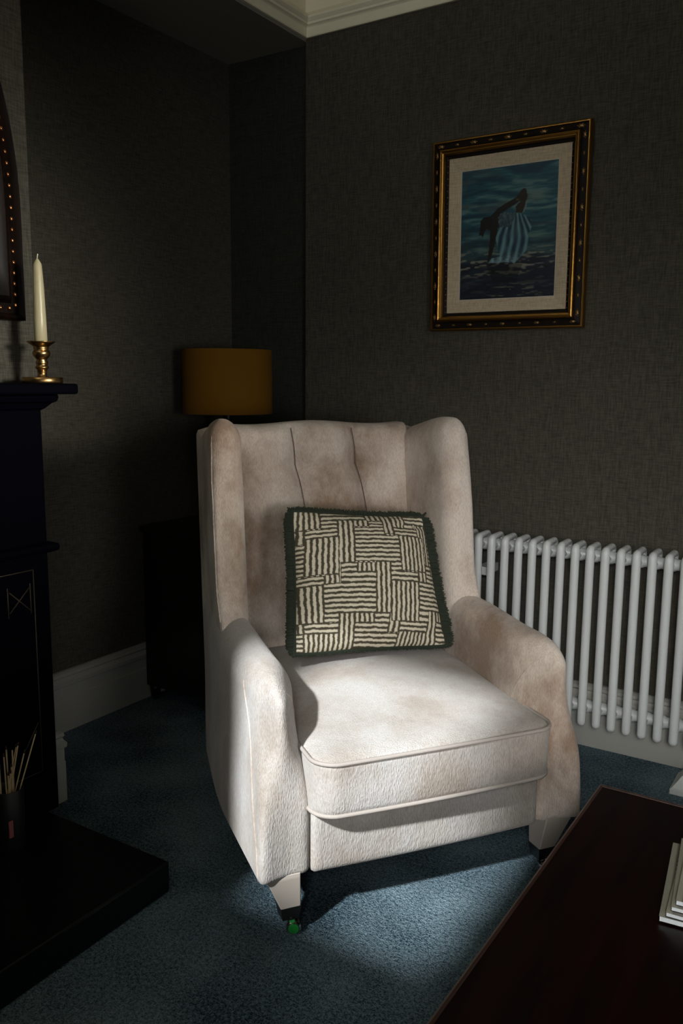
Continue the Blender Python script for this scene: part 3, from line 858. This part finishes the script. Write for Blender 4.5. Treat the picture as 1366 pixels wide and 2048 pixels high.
def inside(poly):
    c = np.zeros(X.shape, bool); n = len(poly)
    for i in range(n):
        x1, y1 = poly[i]; x2, y2 = poly[(i + 1) % n]
        if y1 == y2: continue
        cond = ((y1 > Yp) != (y2 > Yp)) & (X < (x2 - x1) * (Yp - y1) / (y2 - y1) + x1)
        c ^= cond
    return c
def paint(poly, fn):
    k = inside(poly); col[k] = fn(k)
skin = lambda k: np.array((0.012, 0.009, 0.008)) + 0.030 * np.clip(wave[k] - 0.55, 0, 1)[:, None]
# reflection on the water, standing arm and hand
paint([(420, 1500), (900, 1500), (820, 1760), (520, 1740)], lambda k: col[k] * 0.45)
paint([(470, 1020), (575, 1000), (545, 1180), (515, 1330), (478, 1470), (440, 1490), (455, 1380), (470, 1200)], skin)
# skirt gathered and spread, ruffled hem in the foam
def skirt(k):
    ang = (X[k] - 770) / (130 + 0.62 * np.clip(Yp[k] - 800, 0, 330)) + 0.0004 * (Yp[k] - 800)
    f = 0.5 + 0.5 * np.sin(ang * 22 + 0.7 * np.sin(Yp[k] * 0.009)); f2 = nA(ang * 9, Yp[k] * 0.01)
    t = np.clip(0.75 * f ** 1.6 + 0.45 * (f2 - 0.4), 0, 1)[:, None]
    hem = np.clip((Yp[k] - 1330) / 130, 0, 1)[:, None] * nC(X[k] * .05, Yp[k] * .05)[:, None]
    return np.array((0.012, 0.045, 0.085)) * (1 - t) + np.array((0.22, 0.38, 0.44)) * t + np.array((0.25, 0.27, 0.28)) * hem
paint([(570, 840), (640, 808), (780, 815), (880, 820), (960, 880), (1005, 960), (990, 1050), (955, 1100), (985, 1200), (950, 1310), (880, 1400), (800, 1490), (690, 1480), (560, 1490), (450, 1490), (500, 1430), (610, 1400), (570, 1280), (548, 1150), (580, 1030)], skirt)
paint([(575, 850), (650, 815), (790, 825), (770, 920), (720, 1000), (600, 1010)], lambda k: np.array((0.05, 0.085, 0.11)) + 0.14 * np.clip(nC(X[k] * .06, Yp[k] * .035) - .35, 0, 1)[:, None])
# bent torso, upper arm folded back over the hips
paint([(480, 850), (560, 760), (660, 690), (770, 625), (820, 590), (850, 650), (780, 705), (680, 770), (600, 830), (570, 880), (585, 1010), (500, 1060), (430, 1040), (420, 900)], skin)
paint([(800, 600), (850, 520), (890, 485), (920, 500), (938, 590), (915, 700), (880, 810), (800, 815), (790, 730), (850, 660)], lambda k: np.array((0.030, 0.017, 0.010)) + 0.03 * np.clip(wave[k] - 0.5, 0, 1)[:, None])
paint([(918, 660), (935, 640), (925, 740), (895, 810), (880, 812), (905, 740)], lambda k: np.array((0.20, 0.26, 0.24)) + 0 * col[k])
# hanging head and hair
paint([(340, 930), (380, 880), (450, 865), (500, 900), (490, 1020), (430, 1030), (400, 1060), (375, 1150), (350, 1110), (325, 1130), (335, 1030)], lambda k: np.array((0.008, 0.006, 0.006)) + 0 * col[k])
paint([(790, 625), (835, 625), (830, 650), (795, 655)], lambda k: np.array((0.11, 0.07, 0.045)) + 0 * col[k])
bm = bmesh.new()
cw0, cw1, ch0, ch1 = -PW / 2 + 0.110, PW / 2 - 0.110, 0.110, PH - 0.110
VV = [[bm.verts.new((cw0 + (cw1 - cw0) * i / CW, -0.008, ch1 - (ch1 - ch0) * j / CHH)) for i in range(CW + 1)] for j in range(CHH + 1)]
for j in range(CHH):
    for i in range(CW): bm.faces.new((VV[j][i], VV[j + 1][i], VV[j + 1][i + 1], VV[j][i + 1]))
cv = obj('canvas', bm, M['canvas'], FR, smooth=False)
ca = cv.data.color_attributes.new('print', 'FLOAT_COLOR', 'POINT')
arr = np.ones(((CW + 1) * (CHH + 1), 4), dtype=np.float32); arr[:, :3] = np.clip(col * 0.72 * np.array((0.85, 1.0, 0.97)), 0, 1).reshape(-1, 3)
ca.data.foreach_set('color', arr.ravel())

# ------------------------------------------------------------------ fireplace surround, hearth
MT = thing('mantelpiece', 'midnight blue painted fireplace mantelpiece at the left edge', 'fireplace', (XC, 1.0, 0.084))
MT.location = (0, 0, 0)
XF = -1.900
def mprism(name, lo, hi, mat=M['mantel'], bevel=0.004, parent=MT):
    return obj(name, box_bm(lo, hi, bevel, 2), mat, parent, smooth=False)
mprism('mantel_shelf', (XC, -0.10, 1.259), (-1.832, 1.553, 1.287), bevel=0.006)
bm = bmesh.new()
add_sweep(bm, [(XC, 1.215), (-1.905, 1.215), (-1.890, 1.222), (-1.884, 1.235), (-1.872, 1.240), (-1.868, 1.250), (-1.872, 1.259), (XC, 1.259)],
          lambda t, a, b: (a, (0.02 if t < 0.5 else 1.482 + 0.20 * max(0, a - XF) + 0.026 * sm(1.215, 1.245, b)), b), [0, 1])
obj('bed_moulding', bm, M['mantel'], MT, smooth=False)
mprism('frieze_board', (XC, 0.04, 1.00), (XF + 0.004, 1.26, 1.218))
lg = mprism('pilaster', (XC, 1.250, 0.084), (XF, 1.482, 1.218))
bm = bmesh.new()
prof = [(XC, 0.830), (XF + 0.006, 0.830), (XF + 0.020, 0.836), (XF + 0.024, 0.845), (XF + 0.020, 0.854), (XF + 0.006, 0.860), (XC, 0.860)]
add_sweep(bm, prof, lambda t, a, b: (a, 1.235 if t < 0.5 else 1.484 + 0.020 * sm(XF, XF + 0.022, a), b), [0, 1])
obj('astragal', bm, M['mantel'], lg, smooth=False)
lg2 = mprism('pilaster', (XC, 0.06, 0.084), (XF, 0.292, 1.218))
def strip(pts):
    bm = bmesh.new(); add_tube(bm, [(XF + 0.0006, y, z) for y, z in pts], 0.0016, 6)
    return obj('panel_line', bm, M['incised'], lg)
strip([(1.431, 0.215), (1.431, 0.790)]); strip([(1.431, 0.790), (1.295, 0.790)]); strip([(1.295, 0.790), (1.295, 0.215)]); strip([(1.295, 0.215), (1.431, 0.215)])
strip([(1.416, 0.744), (1.354, 0.686)]); strip([(1.416, 0.682), (1.354, 0.742)]); strip([(1.419, 0.755), (1.419, 0.672)]); strip([(1.349, 0.755), (1.349, 0.672)])
strip([(1.425, 0.36), (1.37, 0.28)])
tag(obj('hearth_slab', box_bm((XC, -0.12, 0.0), (-1.440, 1.452, 0.084), 0.006, 2), M['hearth'], None, smooth=False), 'black polished stone hearth slab in front of the mantelpiece', 'hearth')

# cup of long matches on the hearth
CUP = thing('match_cup', 'black cup with a pink strip standing on the hearth, holding long matches', 'cup', (-1.832, 1.272, 0.084))
bm = bmesh.new()
add_lathe(bm, [(0.030, 0.0), (0.036, 0.001), (0.038, 0.01), (0.038, 0.165), (0.0365, 0.167), (0.035, 0.165), (0.035, 0.008), (0.001, 0.006)], (0, 0), 28)
obj('cup_body', bm, M['cup'], CUP, auto=40)
bm = bmesh.new()
add_box(bm, (0.036, -0.030, 0.05), (0.0395, -0.018, 0.095))
obj('striker_strip', bm, M['pink'], CUP, smooth=False)
bm = bmesh.new()
base_match = None
specs = [(-0.025, 0.012, -0.030, 0.262, 0.00), (-0.016, -0.01, -0.020, 0.262, 0.005), (-0.006, 0.010, -0.014, 0.260, 0.0), (0.004, 0.0, 0.001, 0.272, 0.0),
         (0.010, 0.012, 0.010, 0.268, 0.0), (-0.012, 0.018, -0.010, 0.218, 0.01), (-0.004, 0.020, -0.016, 0.215, 0.008), (0.006, 0.016, 0.002, 0.228, 0.0),
         (-0.021, -0.010, 0.046, 0.262, -0.004), (-0.029, -0.022, 0.052, 0.252, -0.008), (-0.026, -0.002, 0.055, 0.240, 0.0), (-0.0300, 0.014, 0.078, 0.290, 0.004)]
for i, (y0, x0, y1, z1, dx) in enumerate(specs):
    mt_ = bpy.data.objects.new('long_match', None); C.objects.link(mt_)
    mt_.location = (-1.832, 1.272, 0.084)
    bm = bmesh.new(); a = Vector((x0 * 0.6, y0, 0.012)); b = Vector((x0 + dx, y1, z1))
    add_tube(bm, [a, b], 0.0021, 4)
    obj('stick', bm, M['match'], mt_, smooth=False)
    if i not in (0, 4):
        bm = bmesh.new(); d = (b - a).normalized(); add_tube(bm, [b - d * 0.001, b + d * 0.004, b + d * 0.009], [0.0022, 0.0028, 0.0012], 6)
        h = obj('match_head', bm, M['match_head'], mt_)
    tag(mt_, 'long wooden match leaning far right out of the black cup' if i == 11 else 'pale long match standing in the black cup on the hearth', 'match', None if i == 11 else 'long matches in the cup')

# candle and holder on the mantel shelf
CX, CY, CZ = -1.950, 1.530, 1.287
HD = thing('candle_holder', 'turned aged brass candlestick with round base on the mantel shelf', 'candlestick', (CX, CY, CZ))
bm = bmesh.new()
add_lathe(bm, [(0.052, 0.0), (0.0535, 0.002), (0.0535, 0.0150), (0.0515, 0.0165), (0.020, 0.0170), (0.0125, 0.019), (0.0115, 0.026), (0.013, 0.030), (0.0125, 0.036), (0.0165, 0.040),
               (0.0185, 0.0425), (0.0165, 0.046), (0.0135, 0.0465), (0.0155, 0.052), (0.0165, 0.057), (0.0135, 0.063), (0.0150, 0.066), (0.0220, 0.074), (0.0235, 0.082), (0.0215, 0.087), (0.0185, 0.089), (0.0205, 0.092), (0.0195, 0.096), (0.0205, 0.099),
               (0.026, 0.103), (0.033, 0.1075), (0.037, 0.1105), (0.0368, 0.1125), (0.026, 0.1115), (0.0195, 0.108), (0.001, 0.106)], (0, 0), 40)
obj('stem', bm, M['brass'], HD)
CN = thing('candle', 'tall unlit ivory taper candle standing in the brass candlestick', 'candle', (CX, CY, CZ + 0.108))
bm = bmesh.new()
add_lathe(bm, [(0.016, 0.0), (0.0172, 0.001), (0.0165, 0.06), (0.0142, 0.15), (0.0112, 0.205), (0.0104, 0.2085), (0.0072, 0.214), (0.0030, 0.2205), (0.0012, 0.2225)], (0, 0), 28)
obj('wax_body', bm, M['wax'], CN)
bm = bmesh.new(); add_tube(bm, [(0, 0, 0.221), (0.0006, 0.0006, 0.228), (0.0012, 0.0014, 0.234)], 0.0014, 6)
obj('wick', bm, M['wick'], CN)

# arched mirror over the mantel
MR = thing('arched_mirror', 'dark wood arched mirror with copper beading on the chimney breast', 'mirror', (XC, 1.100, 1.458))
HWID, SPR, ARCH = 0.454, 0.28, 0.78
def mpath(inset, n=60):
    hw, sp, ah = HWID - inset, SPR, ARCH - inset
    pts = [(-hw, inset), (hw, inset)]
    pts += [(hw, inset + (sp - inset) * i / 4) for i in range(1, 5)]
    pts += [(hw * math.cos(PI * i / n), sp + ah * math.sin(PI * i / n)) for i in range(1, n + 1)]
    pts += [(-hw, inset + (sp - inset) * i / 4) for i in range(3, 0, -1)]
    return pts
def mring(name, prof, mat):
    bm = bmesh.new(); loops = [[bm.verts.new((q, y, z)) for y, z in mpath(d)] for d, q in prof]
    for a, b in zip(loops, loops[1:] + loops[:1]):
        for i in range(len(a)): bm.faces.new((a[i], a[(i + 1) % len(a)], b[(i + 1) % len(a)], b[i]))
    return obj(name, bm, mat, MR, auto=30)
fr_ = mring('mirror_frame', [(0.0, 0.001), (0.0, 0.028), (0.006, 0.034), (0.012, 0.030), (0.018, 0.024), (0.044, 0.026), (0.052, 0.040), (0.062, 0.046), (0.080, 0.044), (0.100, 0.034), (0.120, 0.030), (0.138, 0.020), (0.145, 0.010), (0.145, 0.001)], M['mirror_wood'])
bm = bmesh.new(); pts = mpath(0.143); bm.faces.new([bm.verts.new((0.006, y, z)) for y, z in pts])
obj('mirror_glass', bm, M['mirror_glass'], MR, smooth=False)
bd = bmesh.new(); bmesh.ops.create_icosphere(bd, subdivisions=2, radius=0.0066)
b0 = obj('bead', bd, M['copper'], fr_)
def bead_at(y, z):
    global b0_used
    c = b0 if not b0_used else b0.copy()
    if b0_used: C.objects.link(c); c.parent = fr_
    b0_used = True
    c.location = (0.027, y, z); c.scale = (0.8, 0.9, 1.0)
b0_used = False
path = mpath(0.031, 240); acc = 0.0; last = None
seq = path + path[:1]
for a, b in zip(seq, seq[1:]):
    L = math.hypot(b[0] - a[0], b[1] - a[1]); t = -acc
    while t + 0.0285 <= L:
        t += 0.0285
        bead_at(a[0] + (b[0] - a[0]) * t / L, a[1] + (b[1] - a[1]) * t / L)
    acc = L - t

# ------------------------------------------------------------------ alcove cabinet and lamp
CB = thing('side_cabinet', 'near-black wooden cabinet in the alcove behind the armchair', 'cabinet', (-2.27, 2.62, 0))
cbx = (-0.200, -0.250, 0.20, 0.29)
obj('body', box_bm((-0.190, -0.245, 0.060), (0.180, 0.295, 0.700), 0.004), M['cabinet'], CB, smooth=False)
obj('cabinet_top', box_bm((-0.195, -0.262, 0.700), (0.200, 0.310, 0.724), 0.006), M['cabinet'], CB, smooth=False)
for k, (y0, y1) in enumerate(((-0.230, 0.022), (0.028, 0.280))):
    d = obj('door', box_bm((0.180, y0, 0.08), (0.196, y1, 0.685), 0.004), M['cabinet'], CB, smooth=False)
    bm = bmesh.new(); bmesh.ops.create_icosphere(bm, subdivisions=2, radius=0.010, matrix=Matrix.Translation((0.206, 0.0 if k == 0 else 0.05, 0.42)))
    obj('knob', bm, M['brass'], d)
for x in (-0.165, 0.155):
    for y in (-0.22, 0.27):
        bm = bmesh.new(); add_lathe(bm, [(0.012, 0.0), (0.018, 0.012), (0.022, 0.045), (0.024, 0.06)], (x, y), 14)
        obj('foot', bm, M['cabinet'], CB)
LX, LY, LZ = -2.250, 2.660, 0.724
LM = thing('table_lamp', 'table lamp with mustard drum shade on the dark alcove cabinet', 'lamp', (LX, LY, LZ))
bm = bmesh.new()
add_lathe(bm, [(0.070, 0), (0.074, 0.004), (0.072, 0.016), (0.030, 0.026), (0.020, 0.045), (0.035, 0.075), (0.070, 0.14), (0.085, 0.21), (0.075, 0.28), (0.045, 0.33), (0.024, 0.355),
               (0.030, 0.365), (0.030, 0.375), (0.018, 0.385), (0.014, 0.40), (0.019, 0.415), (0.019, 0.44), (0.012, 0.46), (0.012, 0.50)], (0, 0), 32)
obj('lamp_base', bm, M['lamp_dark'], LM)
z0s, z1s = 1.166 - LZ, 1.419 - LZ
bm = bmesh.new()
add_lathe(bm, [(0.1770, z0s), (0.1800, z0s), (0.1805, z0s + 0.004), (0.1790, z1s - 0.004), (0.1785, z1s), (0.1755, z1s)], (0, 0), 64)
# take the two end caps off so the drum is open
bm.faces.ensure_lookup_table()
bmesh.ops.delete(bm, geom=[f for f in bm.faces if len(f.verts) > 4], context='FACES')
rb = bmesh.new()
sh = obj('lamp_shade', bm, M['shade'], LM, auto=40)
md = sh.modifiers.new('thickness', 'SOLIDIFY'); md.thickness = 0.002; md.offset = -1
bm = bmesh.new()
for k in range(3):
    a = k * 2 * PI / 3; add_tube(bm, [(0.012 * math.cos(a), 0.012 * math.sin(a), z1s - 0.03), (0.177 * math.cos(a), 0.177 * math.sin(a), z1s - 0.006)], 0.002, 6)
add_lathe(bm, [(0.014, 0.50), (0.014, 0.56), (0.010, 0.565)], (0, 0), 14)
obj('shade_carrier', bm, M['brass'], LM)
bm = bmesh.new(); bmesh.ops.create_uvsphere(bm, u_segments=16, v_segments=10, radius=0.03, matrix=Matrix.Translation((0, 0, 0.60)))
obj('bulb', bm, M['bulb'], LM)

# ------------------------------------------------------------------ coffee table with magazines
TX0, TX1, TY0, TY1, TZ = -0.448, 0.34, 0.52, 1.742, 0.450
TB = thing('coffee_table', 'dark mahogany coffee table with a moulded edge in the foreground', 'table', ((TX0 + TX1) / 2, (TY0 + TY1) / 2, 0))
hx, hy = (TX1 - TX0) / 2, (TY1 - TY0) / 2
obj('tabletop', box_bm((-hx + 0.009, -hy + 0.009, 0.416), (hx - 0.009, hy - 0.009, 0.4475), 0.001), M['mahogany'], TB, smooth=False)
bm = bmesh.new(); loops = []
for d, z in ((0.022, 0.414), (0.006, 0.414), (0.0, 0.420), (0.002, 0.430), (0.0, 0.437), (0.0, 0.444), (0.002, 0.4490), (0.005, 0.4500), (0.008, 0.4485), (0.009, 0.4468), (0.022, 0.4465)):
    loops.append([bm.verts.new(p) for p in ((-hx + d, -hy + d, z), (hx - d, -hy + d, z), (hx - d, hy - d, z), (-hx + d, hy - d, z))])
for a, b in zip(loops, loops[1:] + loops[:1]):
    for i in range(4): bm.faces.new((a[i], a[(i + 1) % 4], b[(i + 1) % 4], b[i]))
obj('edge_moulding', bm, M['mahogany_edge'], TB, smooth=False)
for sx in (-1, 1):
    for sy in (-1, 1):
        bm = bmesh.new(); cx, cy = sx * (hx - 0.06), sy * (hy - 0.06)
        rings = [[bm.verts.new((cx + a * h, cy + b * h, z)) for a, b in ((-1, -1), (1, -1), (1, 1), (-1, 1))] for z, h in ((0.0, 0.018), (0.34, 0.028), (0.414, 0.028))]
        for a, b in zip(rings, rings[1:]):
            for i in range(4): bm.faces.new((a[i], a[(i + 1) % 4], b[(i + 1) % 4], b[i]))
        bm.faces.new(rings[0][::-1]); bm.faces.new(rings[-1])
        obj('leg', bm, M['mahogany'], TB, smooth=False)
for lo, hi in (((-hx + 0.05, -hy + 0.045, 0.35), (hx - 0.05, -hy + 0.065, 0.414)), ((-hx + 0.05, hy - 0.065, 0.35), (hx - 0.05, hy - 0.045, 0.414)),
               ((-hx + 0.045, -hy + 0.065, 0.35), (-hx + 0.065, hy - 0.065, 0.414)), ((hx - 0.065, -hy + 0.065, 0.35), (hx - 0.045, hy - 0.065, 0.414))):
    obj('apron', box_bm(lo, hi), M['mahogany'], TB, smooth=False)

def magazine(z, x, y, rot, wd, ln, th, label, top):
    o = thing('magazine', label, 'magazine', (x, y, z), rot, None)
    bm = bmesh.new(); add_box(bm, (0.001, 0.001, 0.0006), (wd - 0.001, ln - 0.001, th - 0.0006))
    obj('pages', bm, M['paper'], o, smooth=False)
    N1, N2 = 60, 90
    bm = bmesh.new(); VV = [[bm.verts.new((wd * i / N1, ln * j / N2, th)) for i in range(N1 + 1)] for j in range(N2 + 1)]
    for j in range(N2):
        for i in range(N1): bm.faces.new((VV[j][i], VV[j][i + 1], VV[j + 1][i + 1], VV[j + 1][i]))
    c = obj('cover', bm, M['cover'], o, smooth=False)
    a = np.ones(((N1 + 1) * (N2 + 1), 4), dtype=np.float32); k = 0
    for j in range(N2 + 1):
        for i in range(N1 + 1):
            u, v = i / N1, j / N2
            colr = np.array((0.30, 0.30, 0.25)) if top else np.array((0.13, 0.125, 0.105))
            n = float(nA(np.array(u * 9 + z * 100), np.array(v * 12)))
            colr = colr * (0.75 + 0.5 * n)
            if u < 0.035: colr = np.array((0.26, 0.255, 0.20))
            elif not top and 0.05 < u < 0.145 and 0.05 < v < 0.98:
                # column of small pale bars, a printed side strip
                if (v * 17) % 1.0 < 0.42 and (int(v * 17) % 5) != 4: colr = np.array((0.36, 0.35, 0.30))
                else: colr = np.array((0.055, 0.05, 0.045))
            elif not top and 0.035 < u < 0.05 and 0.25 < v < 0.6: colr = np.array((0.16, 0.10, 0.085))
            a[k, :3] = colr; k += 1
    ca_ = c.data.color_attributes.new('print', 'FLOAT_COLOR', 'POINT'); ca_.data.foreach_set('color', a.ravel())
    bm = bmesh.new(); add_quad(bm, [(0, 0, 0), (wd, 0, 0), (wd, ln, 0), (0, ln, 0)])
    obj('back_cover', bm, M['cover'], o, smooth=False)
    return o
magazine(0.4505, -0.234, 1.318, math.radians(6.5), 0.23, 0.245, 0.009, 'pale edged magazine at the bottom of the pile on the coffee table', False)
magazine(0.4600, -0.225, 1.322, math.radians(4.5), 0.22, 0.236, 0.007, 'grey magazine second from the bottom of the coffee table pile', False)
magazine(0.4675, -0.219, 1.330, math.radians(7.0), 0.22, 0.230, 0.007, 'grey magazine with a column of print in the middle of the coffee table pile', False)
magazine(0.4750, -0.214, 1.338, math.radians(5.5), 0.21, 0.228, 0.008, 'dark covered magazine just under the top one on the coffee table', False)
magazine(0.4835, -0.178, 1.342, math.radians(5.5), 0.21, 0.270, 0.008, 'light grey magazine topmost in the pile on the coffee table', True)
